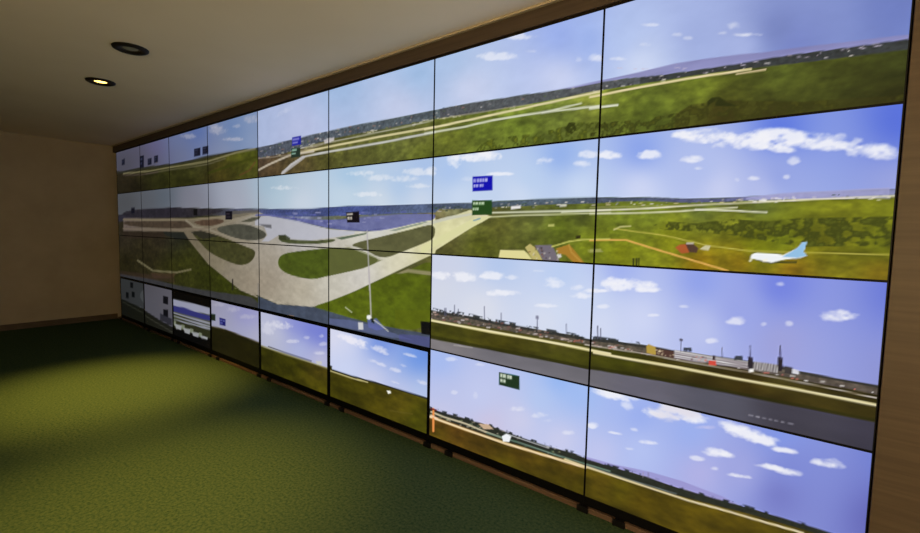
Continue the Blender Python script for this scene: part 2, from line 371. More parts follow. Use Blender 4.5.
# blue and green flight tags
p.infobox([(292.2, 137.3), (301, 135.6), (301, 144.5), (292, 146)], (36, 40, 150), [(.18, .42, [(.05, .8)]), (.58, .78, [(.05, .65)])], (130, 130, 215))
p.infobox([(291.5, 148.5), (300.4, 147.5), (300.2, 157), (291, 158)], (28, 66, 46), [(.1, .3, [(.08, .6)]), (.48, .66, [(.05, .5)])], (150, 180, 165))

# ---- top row, dimmer left panorama (four columns)
p = Pic(8, 4, 0, 1)
p.idw([(126, 165, (92, 90, 98)), (140, 155, (98, 95, 108)), (155, 148, (116, 108, 146)), (150, 163, (108, 106, 118)), (175, 140, (120, 132, 166)), (182, 155, (124, 128, 150)), (200, 132, (78, 108, 180)), (202, 146, (112, 126, 172)),
       (215, 130, (140, 146, 172)), (232, 128, (92, 128, 186)), (238, 138, (112, 138, 184)), (250, 140, (140, 156, 190)), (225, 150, (140, 148, 176)), (250, 122, (130, 150, 190)), (212, 152, (138, 144, 168))])
for a in ((520, 165, 40, 26), (700, 105, 34, 22), (620, 140, 26, 10), (360, 195, 36, 14), (600, 210, 50, 10), (500, 140, 30, 14)): p.cloud(A2, *a, c=(186, 184, 200), a=.7)
hz = T(A2, [(0, 380), (20, 377), (110, 360), (270, 340), (380, 318), (470, 297), (560, 280), (640, 265), (740, 254)])
g = p.below(hz)
p.idw([(125, 180, (54, 46, 34)), (135, 190, (36, 30, 20)), (160, 180, (58, 58, 28)), (165, 185, (56, 58, 20)), (190, 175, (72, 74, 32)), (200, 165, (70, 70, 44)), (195, 184, (52, 52, 18)), (220, 175, (86, 76, 30)), (240, 165, (92, 92, 34)),
       (250, 155, (74, 92, 26)), (252, 170, (88, 86, 40)), (215, 182, (60, 50, 24))], g)
p.tex(g, .3, p.nw); p.tex(g, .16)
p.blend(p.band(hz, [(x, y + 2.2) for x, y in hz]), (62, 62, 56), .75)
p.line(A2, [(20, 392), (160, 378), (270, 358), (380, 342), (470, 326), (540, 305), (620, 280), (720, 260)], 1.6, (140, 134, 104), .9)
p.line(A2, [(140, 395), (270, 372), (470, 342), (560, 312)], 1.2, (112, 108, 84), .8)
p.line(A2, [(18, 400), (110, 398), (200, 384)], 1.4, (100, 88, 80), .7)
p.line(A2, [(640, 400), (690, 375), (720, 330)], 1.4, (110, 74, 50), .6)
p.line(A2, [(470, 390), (600, 345), (735, 300)], 2.4, (66, 74, 22), .7)
for b in ((395, 428, 257, 298), (440, 470, 246, 288), (106, 127, 297, 362), (148, 168, 312, 345), (182, 202, 296, 334), (10, 25, 315, 345)):
    p.infobox(T(A2, [(b[0], b[2] + 3), (b[1], b[2] - 3), (b[1], b[3] - 3), (b[0], b[3] + 3)]), (30, 32, 50), [(.2, .35, [(.1, .6)]), (.55, .68, [(.1, .5)])], (70, 74, 100))

# ---- middle panorama: second row everywhere, third row left of the eighth seam
def middle(cl, cr, rt, rb):
    p = Pic(cl, cr, rt, rb)
    p.idw([(127, 203, (94, 95, 98)), (150, 200, (104, 106, 112)), (165, 197, (100, 110, 120)), (190, 198, (134, 134, 146)), (195, 207, (138, 138, 148)), (230, 190, (160, 166, 182)), (235, 203, (166, 168, 184)), (270, 183, (150, 180, 204)), (280, 195, (166, 192, 212)),
           (300, 203, (190, 202, 220)), (350, 176, (146, 182, 220)), (345, 195, (180, 202, 222)), (400, 186, (152, 182, 226)), (420, 200, (190, 204, 228)), (380, 200, (192, 206, 222)), (425, 165, (148, 176, 228)),
           (450, 172, (150, 180, 236)), (560, 155, (128, 160, 236)), (460, 197, (186, 205, 236)), (580, 190, (184, 204, 240)), (530, 180, (166, 192, 236)), (520, 195, (190, 206, 236)), (640, 150, (122, 148, 236)), (780, 128, (84, 112, 228)),
           (700, 170, (158, 174, 236)), (780, 175, (134, 150, 226)), (640, 190, (190, 200, 242)), (760, 192, (164, 174, 232)), (720, 190, (184, 192, 238)), (900, 120, (80, 106, 222)), (900, 190, (140, 150, 220))])
    for a in ((120, 85, 36, 34), (210, 70, 90, 22), (270, 60, 40, 18), (490, 85, 34, 14), (470, 97, 18, 8), (645, 100, 34, 14), (670, 62, 36, 16), (740, 62, 22, 16), (175, 160, 24, 12), (300, 140, 50, 8), (30, 130, 18, 20)): p.cloud(B3, *a, a=.75)
    for a in ((195, 118, 36, 16), (65, 118, 36, 14), (340, 132, 36, 13), (365, 162, 14, 6), (420, 60, 90, 26), (520, 75, 110, 30), (620, 60, 90, 26), (640, 102, 36, 10), (680, 138, 20, 14), (600, 90, 50, 12), (330, 50, 50, 14), (545, 195, 20, 8), (490, 200, 10, 8), (655, 190, 10, 8), (800, 80, 90, 30), (950, 110, 80, 26)): p.cloud(B4, *a, a=.85)
    for a in ((720, 10, 60, 16), (660, 40, 50, 16), (545, 35, 50, 16), (480, 15, 60, 14), (130, 80, 50, 10), (720, 72, 50, 10), (500, 110, 60, 12)): p.cloud(A6, *a, c=(224, 228, 236), a=.55)
    hz = T(A3, [(0, 132), (60, 118), (120, 106), (270, 93), (400, 97), (560, 99)]) + T(A6, [(0, 172), (120, 174), (250, 172), (330, 165), (420, 160), (600, 156), (800, 150)]) + T(B3, [(60, 261), (120, 258), (200, 258), (300, 250), (400, 246), (500, 240), (700, 235)]) + T(B4, [(100, 258), (200, 257), (300, 262), (400, 261), (520, 256), (690, 244), (1100, 225)])
    g = p.below(hz)
    p.idw([(125, 240, (62, 54, 44)), (125, 265, (46, 42, 18)), (150, 255, (52, 46, 28)), (160, 240, (66, 54, 44)), (175, 240, (44, 46, 40)), (170, 268, (66, 66, 22)), (185, 262, (68, 72, 24)), (150, 285, (62, 52, 36)), (205, 280, (50, 62, 14)), (225, 285, (56, 70, 16)),
           (135, 280, (46, 42, 26)), (200, 290, (60, 62, 26)), (300, 215, (120, 124, 150)), (340, 255, (96, 108, 62)),
           (440, 228, (108, 94, 72)), (455, 215, (122, 122, 96)), (500, 225, (92, 90, 44)), (520, 218, (96, 104, 54)), (560, 225, (78, 104, 26)), (480, 247, (84, 96, 28)), (450, 250, (90, 88, 46)), (590, 245, (98, 114, 26)), (540, 213, (96, 112, 60)), (580, 215, (96, 118, 54)),
           (620, 222, (98, 124, 44)), (650, 213, (104, 130, 46)), (760, 205, (88, 112, 54)), (700, 208, (100, 126, 60)), (620, 250, (120, 124, 22)), (610, 235, (104, 126, 34)), (700, 263, (136, 108, 20)), (780, 240, (108, 132, 30)), (760, 245, (122, 132, 24)), (740, 262, (140, 116, 26)), (790, 268, (150, 118, 30)), (670, 240, (126, 130, 28)), (880, 240, (106, 118, 30)), (880, 275, (130, 112, 30))], g)
    p.tex(g, .22, p.nw); p.tex(g, .2); p.tex(g, .14, p.nd)
    # far hills, town and treeline
    lo = [(x, y + d) for (x, y), d in zip(hz, [7, 8, 9, 10, 8, 7] + [7, 7, 8, 9, 9, 9, 9] + [5, 6, 6, 6, 6, 6, 6] + [4, 4, 4, 4, 4, 6, 6])]
    m = p.band(hz, lo)
    p.idw([(130, 212, (62, 60, 72)), (170, 211, (52, 50, 66)), (200, 211, (66, 62, 54)), (240, 212, (92, 94, 112)), (280, 212, (76, 86, 128)), (350, 210, (76, 88, 136)), (420, 208, (92, 104, 132)), (440, 206, (78, 88, 104)), (500, 203, (76, 88, 98)), (560, 200, (86, 98, 108)), (620, 199, (84, 92, 110)), (700, 200, (96, 100, 128)), (780, 196, (140, 140, 190))], m)
    p.tex(m, .14, p.ns); p.tex(m, .2, p.nw)
    mm = p.inside(T(B4, [(520, 258), (600, 249), (640, 243), (690, 240), (1000, 225), (1000, 262), (520, 266)])); p.blend(mm, (150, 150, 200), .7)
    m = p.band([(x, y + 3) for x, y in hz], [(x, y + 8) for x, y in hz]) * (p.x > 434)
    p.specks(m, 130, [(214, 208, 200), (150, 150, 150), (60, 74, 66), (180, 170, 160), (70, 90, 70)], 4, 1.2)
    p.poly(B3, [(352, 272), (392, 268), (392, 280), (352, 284)], (226, 222, 222), .95)
    p.poly(B3, [(553, 264), (580, 262), (580, 272), (553, 274)], (210, 206, 200), .8)
    # runways and taxiways of the right part
    p.line(B3, [(275, 298), (450, 294), (600, 290), (760, 286)], 1.7, (200, 206, 176), .9)
    p.line(B3, [(250, 316), (400, 308), (600, 303), (760, 298)], 1.5, (186, 190, 150), .85)
    p.line(B3, [(560, 296), (700, 290)], 1.6, (214, 216, 196), .8)
    p.line(B4, [(0, 303), (200, 294), (400, 281), (690, 267), (1100, 250)], 1.5, (222, 216, 190), .9)
    p.line(B4, [(0, 313), (180, 309), (300, 304), (490, 291)], 1.5, (214, 212, 182), .8)
    p.line(B4, [(350, 299), (480, 302), (590, 308)], 1.5, (216, 216, 190), .85)
    p.line(B4, [(0, 292), (300, 285), (560, 272)], 1.1, (150, 150, 110), .7)
    p.specks(p.band(T(B4, [(0, 278), (690, 258)]), T(B4, [(0, 288), (690, 268)])) * (p.x > 590), 40, [(216, 210, 190), (90, 100, 70), (196, 180, 150)], 5, 1.1)
    p.specks(p.inside(T(B4, [(515, 268), (690, 255), (690, 264), (515, 275)])), 14, [(230, 226, 220)], 6, 1.8)
    # bush band and paths on the right
    m = p.inside(T(B4, [(205, 352), (255, 338), (350, 345), (470, 330), (600, 338), (690, 328), (1100, 320), (1100, 420), (690, 422), (640, 412), (500, 388), (350, 372), (250, 366)]))
    p.bush(m, (66, 78, 24), .9, .38); p.bush(m, (104, 116, 40), .5, .6)
    p.line(B4, [(80, 362), (250, 385), (400, 420), (530, 436), (690, 441), (1000, 448)], 1.1, (176, 168, 84), .9)
    p.line(B4, [(0, 400), (120, 400), (200, 425), (300, 455), (460, 503)], 1.7, (214, 164, 92), .95)
    p.line(B4, [(80, 366), (100, 356), (135, 354)], 1.4, (190, 184, 130), .8)
    p.poly(B4, [(284, 425), (300, 415), (325, 413), (330, 442), (305, 445)], (168, 92, 56), .9)
    p.poly(B4, [(318, 412), (345, 413), (362, 428), (355, 442), (330, 440)], (84, 62, 58), .9)
    p.poly(B4, [(322, 408), (345, 408), (345, 414), (322, 414)], (190, 180, 180), .8)
    p.poly(B4, [(365, 430), (385, 418), (402, 420), (395, 435)], (196, 190, 160), .9)
    for x in (142, 152, 160): p.poly(B4, [(x, 460), (x + 5, 460), (x + 5, 487), (x, 487)], (36, 44, 24), .9)
    p.poly(B4, [(0, 430), (35, 430), (45, 440), (0, 442)], (150, 150, 110), .6)
    # parked airliner
    p.poly(B4, [(538, 464), (600, 478), (690, 478), (690, 470), (600, 470)], (60, 66, 34), .7)
    p.poly(B4, [(534, 460), (540, 447), (556, 443), (610, 446), (645, 450), (690, 428), (708, 408), (722, 406), (712, 440), (722, 452), (700, 460), (640, 466), (605, 476), (570, 468)], (232, 236, 240))
    p.poly(B4, [(640, 456), (690, 428), (708, 408), (722, 406), (712, 440), (722, 452), (690, 460)], (120, 172, 220), .9)
    p.poly(B4, [(528, 470), (537, 460), (544, 463), (534, 474)], (220, 220, 190), .8)
    p.poly(B4, [(575, 465), (590, 462), (590, 473), (577, 473)], (240, 236, 214), .9)
    # apron, car park and dirt track near the eighth seam
    p.poly(B3, [(300, 490), (308, 451), (405, 452), (420, 465), (445, 498)], (214, 206, 146))
    p.poly(B3, [(410, 440), (430, 425), (450, 440), (470, 470), (485, 500), (445, 498)], (190, 176, 120), .9)
    p.poly(B3, [(450, 432), (520, 430), (535, 460), (552, 500), (485, 498)], (116, 110, 118))
    p.poly(B3, [(536, 445), (590, 428), (612, 452), (655, 506), (612, 506), (575, 470), (545, 465)], (166, 124, 54), .9)
    p.line(B3, [(520, 437), (590, 416), (640, 409), (757, 405)], 1.3, (188, 186, 104), .9)
    p.line(B3, [(590, 430), (600, 460), (640, 500)], 1.2, (190, 150, 80), .7)
    p.specks(p.inside(T(B3, [(415, 425), (550, 455), (550, 492), (430, 485)])), 22, [(214, 206, 190), (70, 60, 60), (120, 80, 60)], 2.4, 1.6)
    p.poly(B3, [(540, 470), (556, 468), (560, 480), (545, 484)], (210, 206, 206), .9)
    p.poly(B3, [(618, 392), (638, 390), (638, 402), (618, 404)], (50, 44, 22), .9)
    p.poly(B3, [(505, 346), (530, 344), (530, 354), (505, 355)], (190, 190, 120), .8)
    p.poly(B3, [(665, 450), (720, 445), (720, 458), (670, 460)], (160, 160, 100), .6)
    # left part: concrete, apron and town
    CO = (150, 142, 128)
    cm = p.inside(T(A3, [(18, 150), (270, 150), (400, 152), (700, 120), (740, 118)]) + T(A6, [(60, 205), (330, 262), (500, 275), (750, 228), (800, 212)]) + [(436, 222), (470, 210), (490, 216), (436, 250)] + T(A6, [(800, 370), (640, 445), (440, 540)]) + T(A7, [(330, 140), (255, 165), (100, 152), (0, 108)]) + T(A4, [(740, 150), (610, 95)]) + T(A3, [(640, 533), (470, 395), (365, 265), (340, 225), (200, 222), (18, 218)]))
    p.idw([(125, 225, (118, 106, 100)), (160, 218, (122, 112, 98)), (180, 230, (124, 114, 96)), (200, 240, (120, 112, 92)), (215, 265, (134, 126, 106)), (210, 235, (126, 116, 100)), (230, 275, (140, 132, 118)), (250, 280, (150, 140, 124)), (265, 280, (156, 146, 132)), (262, 230, (160, 156, 148)), (262, 258, (162, 154, 142)), (300, 290, (172, 164, 148)), (330, 285, (188, 184, 172)),
           (300, 240, (174, 172, 172)), (360, 275, (196, 192, 186)), (380, 235, (196, 196, 192)), (400, 262, (204, 198, 172)), (425, 245, (212, 206, 156)), (420, 225, (200, 200, 170)), (445, 235, (212, 208, 156))], cm)
    p.tex(cm, .07)
    p.poly(A6, [(0, 196), (60, 196), (190, 216), (330, 225), (600, 198), (800, 192), (800, 222), (750, 228), (600, 264), (500, 275), (330, 262), (200, 226), (60, 204), (0, 205)], (98, 102, 152), .9, .16)
    m = p.inside(T(A6, [(40, 190), (800, 185), (800, 212), (600, 232), (330, 240), (150, 214)])); p.specks(m, 46, [(84, 92, 150), (150, 150, 190), (70, 80, 120), (96, 100, 170)], 8, 1.4)
    p.poly(A6, [(330, 235), (480, 200), (800, 196), (790, 218), (600, 255), (480, 268)], (118, 122, 162), .5)
    p.poly(A6, [(60, 204), (190, 226), (330, 264), (445, 274), (440, 284), (350, 300), (250, 312), (130, 304), (105, 290), (60, 318), (30, 318), (55, 290), (40, 250), (0, 245), (0, 210)], (176, 178, 192), .75)
    G1, G2 = (82, 82, 72), (70, 74, 34)
    p.poly(A3, [(490, 206), (600, 181), (680, 184), (740, 205), (782, 230), (772, 258), (700, 272), (610, 258)], (84, 84, 74), .95, .15)
    p.poly(A3, [(378, 224), (430, 216), (560, 255), (660, 298), (722, 320), (718, 358), (690, 390), (650, 402), (600, 392), (480, 338), (420, 272)], (72, 72, 40), .95, .2)
    p.poly(A3, [(375, 224), (430, 216), (530, 246), (440, 262)], (52, 50, 46), .7)
    p.poly(A3, [(18, 164), (200, 168), (352, 163), (392, 190), (380, 202), (200, 206), (18, 188)], (82, 70, 58), .95, .15)
    p.poly(A3, [(382, 166), (540, 151), (562, 172), (480, 194), (420, 188)], (92, 74, 60), .9, .15)
    p.poly(A3, [(18, 106), (270, 93), (400, 97), (530, 105), (560, 112), (400, 148), (270, 150), (18, 150)], (54, 50, 58), .8, .2)
    p.poly(A3, [(600, 112), (740, 104), (740, 124), (600, 152), (580, 150)], (104, 98, 84), .6)
    p.poly(A3, [(640, 170), (700, 148), (750, 140), (740, 156), (690, 172)], (78, 78, 64), .85)
    p.poly(A3, [(738, 182), (806, 184), (808, 205), (780, 200)], (96, 96, 100), .8)
    p.poly(A3, [(845, 250), (880, 238), (906, 255), (906, 285), (860, 275)], (66, 78, 56), .9)
    p.poly(A3, [(230, 222), (340, 226), (365, 262), (300, 262), (240, 240)], (44, 48, 46), .7)
    p.poly(A3, [(18, 222), (230, 222), (240, 250), (120, 260), (18, 250)], (60, 48, 40), .6)
    p.line(A3, [(18, 158), (200, 160), (360, 156), (540, 146)], 1.5, (140, 130, 108), .8)
    p.line(A3, [(352, 162), (395, 196), (470, 210), (600, 258), (720, 286)], 2.2, (150, 142, 126), .8)
    p.line(A3, [(480, 205), (590, 170), (700, 130)], 1.6, (146, 138, 122), .8)
    p.line(A3, [(18, 206), (200, 214), (380, 210), (470, 206)], 1.6, (132, 120, 106), .8)
    p.line(A3, [(95, 376), (175, 430), (300, 440), (376, 424)], 2.0, (124, 118, 92), .9)
    p.poly(A3, [(160, 440), (300, 445), (280, 470), (180, 470)], (92, 70, 58), .6)
    p.line(A3, [(600, 478), (600, 533)], 1.2, (40, 36, 36), .9)
    # green islands of the middle columns
    p.poly(A6, [(104, 296), (135, 308), (250, 316), (345, 306), (362, 312), (330, 324), (250, 330), (140, 326), (106, 312)], (72, 86, 52), .95, .15)
    p.poly(A6, [(104, 288), (135, 288), (140, 312), (110, 312)], (58, 70, 44), .9)
    p.poly(A6, [(358, 302), (500, 278), (492, 286), (385, 310)], (86, 100, 82), .9)
    p.poly(A6, [(100, 405), (118, 374), (180, 362), (330, 346), (420, 344), (500, 368), (562, 402), (480, 438), (330, 470), (250, 489), (150, 466), (108, 438)], (70, 96, 30), 1, .16)
    m = p.inside(T(A6, [(330, 346), (420, 344), (562, 402), (480, 438), (330, 470)])); p.blend(m, (100, 104, 68), .75)
    p.poly(A6, [(410, 332), (560, 296), (700, 262), (800, 236), (800, 302), (760, 322), (660, 362), (566, 398), (480, 350)], (98, 98, 68), 1, .12)
    p.line(A6, [(400, 334), (480, 366), (566, 400)], 1.3, (170, 166, 150), .8)
    p.poly(A6, [(600, 268), (760, 228), (770, 234), (620, 272)], (96, 112, 108), .6)
    p.poly(A6, [(430, 545), (600, 466), (680, 448), (800, 390), (800, 540)], (82, 104, 28), 1, .16)
    p.poly(A6, [(610, 468), (680, 440), (790, 452), (790, 470), (680, 455)], (150, 140, 118), .8)
    gm = p.poly(A7, [(250, 164), (330, 140), (470, 85), (600, 20), (640, 14), (800, 30), (800, 300), (330, 200)], (80, 106, 22), 1, .18)
    p.blend(gm * (p.y > 310) * (p.x > 395), (92, 108, 20), .5)
    # ledge at the foot of the picture, mast and lamps
    p.poly(A4, [(-20, 14), (20, 24), (180, 48), (300, 82), (480, 112), (600, 128), (740, 148), (760, 300), (-20, 300)], (70, 70, 74), .95, .1)
    p.poly(A4, [(-20, 2), (150, 22), (290, 40), (290, 70), (-20, 20)], (78, 60, 52), .5)
    p.poly(A7, [(14, 60), (14, 112), (20, 118), (100, 152), (260, 164), (400, 206), (540, 244), (800, 290), (800, 400), (14, 400)], (76, 84, 102), .95); p.tex(p.inside(T(A7, [(14, 112), (800, 290), (800, 400), (14, 400)])), .12)
    p.poly(A7, [(330, 215), (420, 222), (520, 245), (600, 275), (700, 310), (600, 300), (330, 240)], (104, 112, 150), .6)
    p.poly(A7, [(640, 285), (720, 290), (790, 300), (790, 350), (640, 310)], (86, 88, 140), .6)
    p.line(A6, [(498, 270), (504, 400), (510, 533)], 1.2, (168, 164, 168), .85)
    p.line(A7, [(506, 0), (512, 110), (516, 215)], 1.4, (172, 166, 168), .9)
    p.poly(A7, [(498, 220), (540, 215), (580, 262), (540, 268), (505, 255)], (96, 104, 160), .85)
    p.poly(A7, [(515, 215), (530, 218), (530, 238), (518, 232)], (26, 34, 24), .9)
    p.poly(A7, [(497, 202), (512, 200), (517, 212), (508, 221), (497, 216)], (232, 234, 232))
    p.poly(A7, [(458, 232), (480, 234), (482, 265), (460, 265)], (204, 204, 204), .9)
    p.line(A7, [(528, 222), (560, 245), (592, 272)], 1.0, (200, 200, 190), .8)
    p.line(A7, [(402, 166), (430, 188)], 1.0, (190, 196, 180), .8)
    p.poly(A7, [(736, 228), (800, 232), (800, 292), (740, 284)], (12, 16, 18))
    p.poly(A7, [(150, 200), (175, 204), (160, 222), (148, 216)], (170, 140, 110), .7)
    # taxiway and tags across the eighth seam
    p.poly(B3, [(-15, 438), (90, 380), (190, 326), (240, 312), (275, 312), (235, 336), (120, 394), (30, 442), (-15, 468)], (208, 206, 156))
    p.poly(B3, [(-10, 342), (100, 312), (190, 300), (200, 306), (110, 324), (-10, 354)], (190, 190, 172), .95)
    p.line(B3, [(200, 330), (225, 322)], 1.6, (120, 150, 160), .9)
    p.infobox(T(B3, [(195, 150), (277, 146), (277, 206), (195, 211)]), (10, 12, 166), [(.16, .38, [(.04, .10), (.12, .17), (.22, .33), (.35, .46), (.48, .58), (.60, .74)]), (.54, .72, [(.05, .14), (.16, .28), (.35, .46), (.48, .54)])], (176, 176, 242))
    p.infobox(T(B3, [(193, 247), (275, 246), (275, 306), (193, 309)]), (6, 92, 24), [(.12, .30, [(.06, .14), (.16, .30), (.34, .44), (.46, .60)]), (.50, .66, [(.03, .12), (.15, .22), (.24, .32)])], (178, 220, 178))
    p.infobox(T(A6, [(405, 188), (462, 184), (465, 234), (410, 234)]), (20, 16, 26), [(.12, .3, [(.04, .5)]), (.45, .7, [(.05, .24), (.27, .42)])], (196, 190, 176))
    p.infobox(T(A3, [(562, 112), (598, 112), (598, 158), (562, 158)]), (22, 20, 30), [(.3, .42, [(.1, .6)]), (.6, .7, [(.1, .7)])], (84, 74, 84))
    p.infobox(T(A3, [(392, 98), (412, 98), (412, 136), (392, 136)]), (22, 20, 22), [], (0, 0, 0))
    p.infobox(T(A3, [(60, 96), (78, 94), (78, 124), (60, 126)]), (26, 26, 40), [], (0, 0, 0))
middle(8, 0, 1, 2)
middle(8, 2, 2, 3)

# ---- third row, right panorama (two columns)
p = Pic(2, 0, 2, 3)
p.idw([(440, 265, (186, 194, 224)), (440, 290, (196, 202, 222)), (500, 263, (160, 184, 234)), (480, 310, (206, 210, 226)), (560, 275, (166, 190, 240)), (560, 310, (192, 206, 238)), (590, 300, (184, 200, 240)), (545, 320, (200, 208, 232)), (620, 270, (142, 160, 240)), (700, 280, (128, 146, 236)),
       (780, 285, (104, 120, 226)), (640, 320, (188, 198, 242)), (700, 330, (168, 178, 236)), (780, 345, (144, 148, 214)), (600, 325, (194, 204, 238)), (740, 310, (138, 150, 230)), (900, 290, (98, 114, 216)), (900, 380, (130, 136, 206))])
for a in ((150, 105, 70, 18), (250, 100, 50, 16), (60, 100, 50, 16), (335, 105, 26, 10), (490, 128, 40, 20), (580, 145, 22, 12), (600, 175, 40, 12), (435, 80, 22, 5), (450, 213, 40, 8), (685, 125, 20, 16), (680, 155, 30, 8), (280, 165, 60, 12)): p.cloud(B5, *a, a=.7)
for a in ((140, 85, 80, 22), (100, 72, 30, 14), (200, 100, 50, 10), (35, 103, 40, 8), (503, 205, 28, 14), (60, 155, 18, 8), (330, 155, 16, 7), (225, 185, 18, 6), (595, 215, 10, 8), (680, 213, 12, 10), (650, 80, 14, 8), (420, 270, 20, 10), (850, 190, 60, 20)): p.cloud(B6, *a, a=.8)
tt = T(B5, [(0, 222), (25, 229), (70, 238), (130, 244), (190, 256), (250, 270), (350, 288), (450, 307), (550, 323), (635, 340)]) + T(B6, [(35, 262), (100, 270), (200, 284), (290, 300), (430, 320), (550, 338), (640, 350), (700, 368), (1100, 440)])
tb = T(B5, [(0, 258), (25, 263), (250, 297), (450, 332), (635, 364)]) + T(B6, [(35, 288), (200, 312), (300, 330), (430, 348), (550, 368), (700, 396), (1100, 472)])
g = p.below(tt)
p.idw([(440, 320, (92, 88, 40)), (500, 332, (96, 92, 36)), (560, 345, (104, 98, 44)), (440, 331, (78, 84, 18)), (500, 345, (74, 72, 14)), (560, 358, (78, 84, 18)), (590, 362, (80, 84, 20)), (620, 360, (84, 92, 18)), (620, 370, (66, 70, 14)), (660, 365, (76, 68, 16)), (700, 380, (62, 52, 12)), (750, 385, (66, 54, 14)), (780, 398, (54, 46, 12)), (690, 362, (110, 104, 44)), (780, 380, (96, 90, 40)), (890, 410, (60, 54, 16))], g)
p.tex(g, .3, p.nw); p.tex(g, .15)
m = p.band(tt, tb); p.blend(m, (96, 88, 84), .9); p.tex(m, .2, p.ns)
p.blend(p.band(tt, [(x, y + 2.6) for x, y in tt]), (52, 54, 54), .75); p.bush(p.band([(x, y - 2.5) for x, y in tt], [(x, y + 2.5) for x, y in tt]) * (p.x < 640), (50, 54, 54), .9, .45)
p.specks(m * (p.x < 620), 70, [(206, 196, 196), (150, 104, 96), (60, 64, 60), (176, 150, 140), (70, 80, 60)], 4, 1.5)
p.specks(p.band([(x, y - 3) for x, y in tb], tb) * (p.x > 530) * (p.x < 660), 36, [(214, 208, 210), (184, 110, 96), (190, 170, 160)], 5, 1.6)
p.specks(p.band([(x, y - 3) for x, y in tb], tb) * (p.x > 640), 40, [(224, 218, 214), (110, 100, 96), (200, 120, 110)], 6, 1.5)
# terminal buildings
p.poly(B6, [(205, 286), (212, 280), (236, 290), (236, 316), (205, 310)], (170, 146, 76)); p.poly(B6, [(236, 296), (298, 304), (298, 328), (236, 316)], (96, 72, 64)); p.specks(p.inside(T(B6, [(236, 300), (298, 308), (298, 324), (236, 314)])), 14, [(206, 190, 160)], 2.4, 1.4)
p.poly(B6, [(298, 300), (420, 320), (545, 340), (545, 362), (420, 346), (298, 328)], (206, 202, 204))
for k in range(4): p.line(B6, [(300, 306 + 7 * k), (420, 325 + 6.4 * k), (545, 344 + 5.6 * k)], 1.0, (104, 94, 100), .95)
p.specks(p.inside(T(B6, [(340, 316), (420, 326), (420, 344), (340, 330)])), 14, [(190, 110, 96), (110, 90, 90)], 3, 1.4)
p.poly(B6, [(412, 334), (436, 336), (438, 352), (412, 350)], (196, 84, 72))
p.poly(B6, [(425, 318), (434, 319), (434, 334), (425, 333)], (70, 56, 60))
p.poly(B6, [(562, 338), (642, 348), (642, 376), (562, 364)], (168, 164, 164)); 
for k in range(14): p.line(B6, [(565 + k * 5.6, 340 + k * .7), (565 + k * 5.6, 362 + k * .8)], .6, (70, 64, 70), .8)
for x in (550, 650):
    p.poly(B6, [(x - 8, 322), (x + 8, 324), (x + 10, 358), (x + 4, 372), (x - 6, 370), (x - 8, 350)], (48, 42, 52)); p.line(B6, [(x, 286), (x, 330)], 1.3, (70, 66, 92), .95)
p.poly(B6, [(664, 352), (690, 358), (700, 372), (700, 384), (664, 376)], (70, 66, 66)); p.poly(B6, [(690, 362), (712, 368), (712, 382), (690, 378)], (200, 200, 210))
p.poly(B6, [(545, 364), (560, 362), (562, 372), (546, 374)], (236, 232, 226))
for fr, x, y0, y1 in ((B6, 320, 262, 304), (B6, 457, 292, 324), (B6, 42, 220, 262), (B6, 52, 228, 264), (B5, 427, 250, 302), (B5, 226, 215, 262), (B5, 538, 282, 318), (B5, 657, 290, 335), (B5, 290, 240, 272), (B5, 112, 210, 242), (B5, 75, 222, 250), (B5, 80, 222, 250), (B5, 127, 226, 250)):
    p.line(fr, [(x, y0), (x, y1)], .9, (92, 92, 110), .85)
p.poly(B6, [(314, 262), (326, 264), (326, 270), (314, 269)], (90, 88, 104)); p.poly(B5, [(421, 250), (433, 252), (433, 264), (421, 262)], (120, 120, 140), .8)
for x in (340, 510): p.bush(p.inside(T(B6, [(x - 12, 292 + (x - 340) * .16), (x + 14, 292 + (x - 340) * .16), (x + 16, 306 + (x - 340) * .16), (x - 14, 306 + (x - 340) * .16)])), (56, 62, 66), .9, .3)
p.line(B6, [(0, 282), (200, 312), (300, 332), (550, 374), (700, 404), (1100, 486)], 1.0, (206, 196, 190), .7)
p.line(B5, [(0, 262), (25, 268), (250, 311), (450, 346), (635, 382), (704, 396)], 2.3, (226, 214, 164))
p.line(B6, [(30, 308), (100, 321), (300, 356), (500, 394), (700, 430), (1100, 508)], 2.5, (214, 202, 156))
asp = T(B5, [(0, 333), (25, 338), (200, 372), (420, 414), (620, 455)]) + T(B6, [(30, 366), (150, 386), (400, 430), (700, 488), (1100, 566)])
m = p.below(asp); p.idw([(440, 345, (126, 122, 124)), (500, 362, (114, 112, 118)), (580, 378, (112, 110, 116)), (640, 385, (108, 106, 118)), (720, 402, (92, 92, 104)), (790, 415, (72, 70, 82)), (880, 440, (66, 64, 78))], m); p.tex(m, .08, p.nw)
p.blend(p.band([(x, y - 3.5) for x, y in asp], asp), (46, 50, 12), .55)
p.line(B5, [(110, 362), (180, 372)], .9, (170, 166, 160), .7)
for u0, u1 in ((0, .09), (.16, .22), (.30, .36), (.44, .49), (.56, .62), (.70, .76), (.86, .95)):
    p.line(PXF, [(749 + 46 * u0, 415 + 9.5 * u0), (749 + 46 * u1, 415 + 9.5 * u1)], 1.0 + 2 * ((u0 * 7.3) % .5), (168, 166, 178), .45 + .5 * ((u1 * 5.1) % .6))

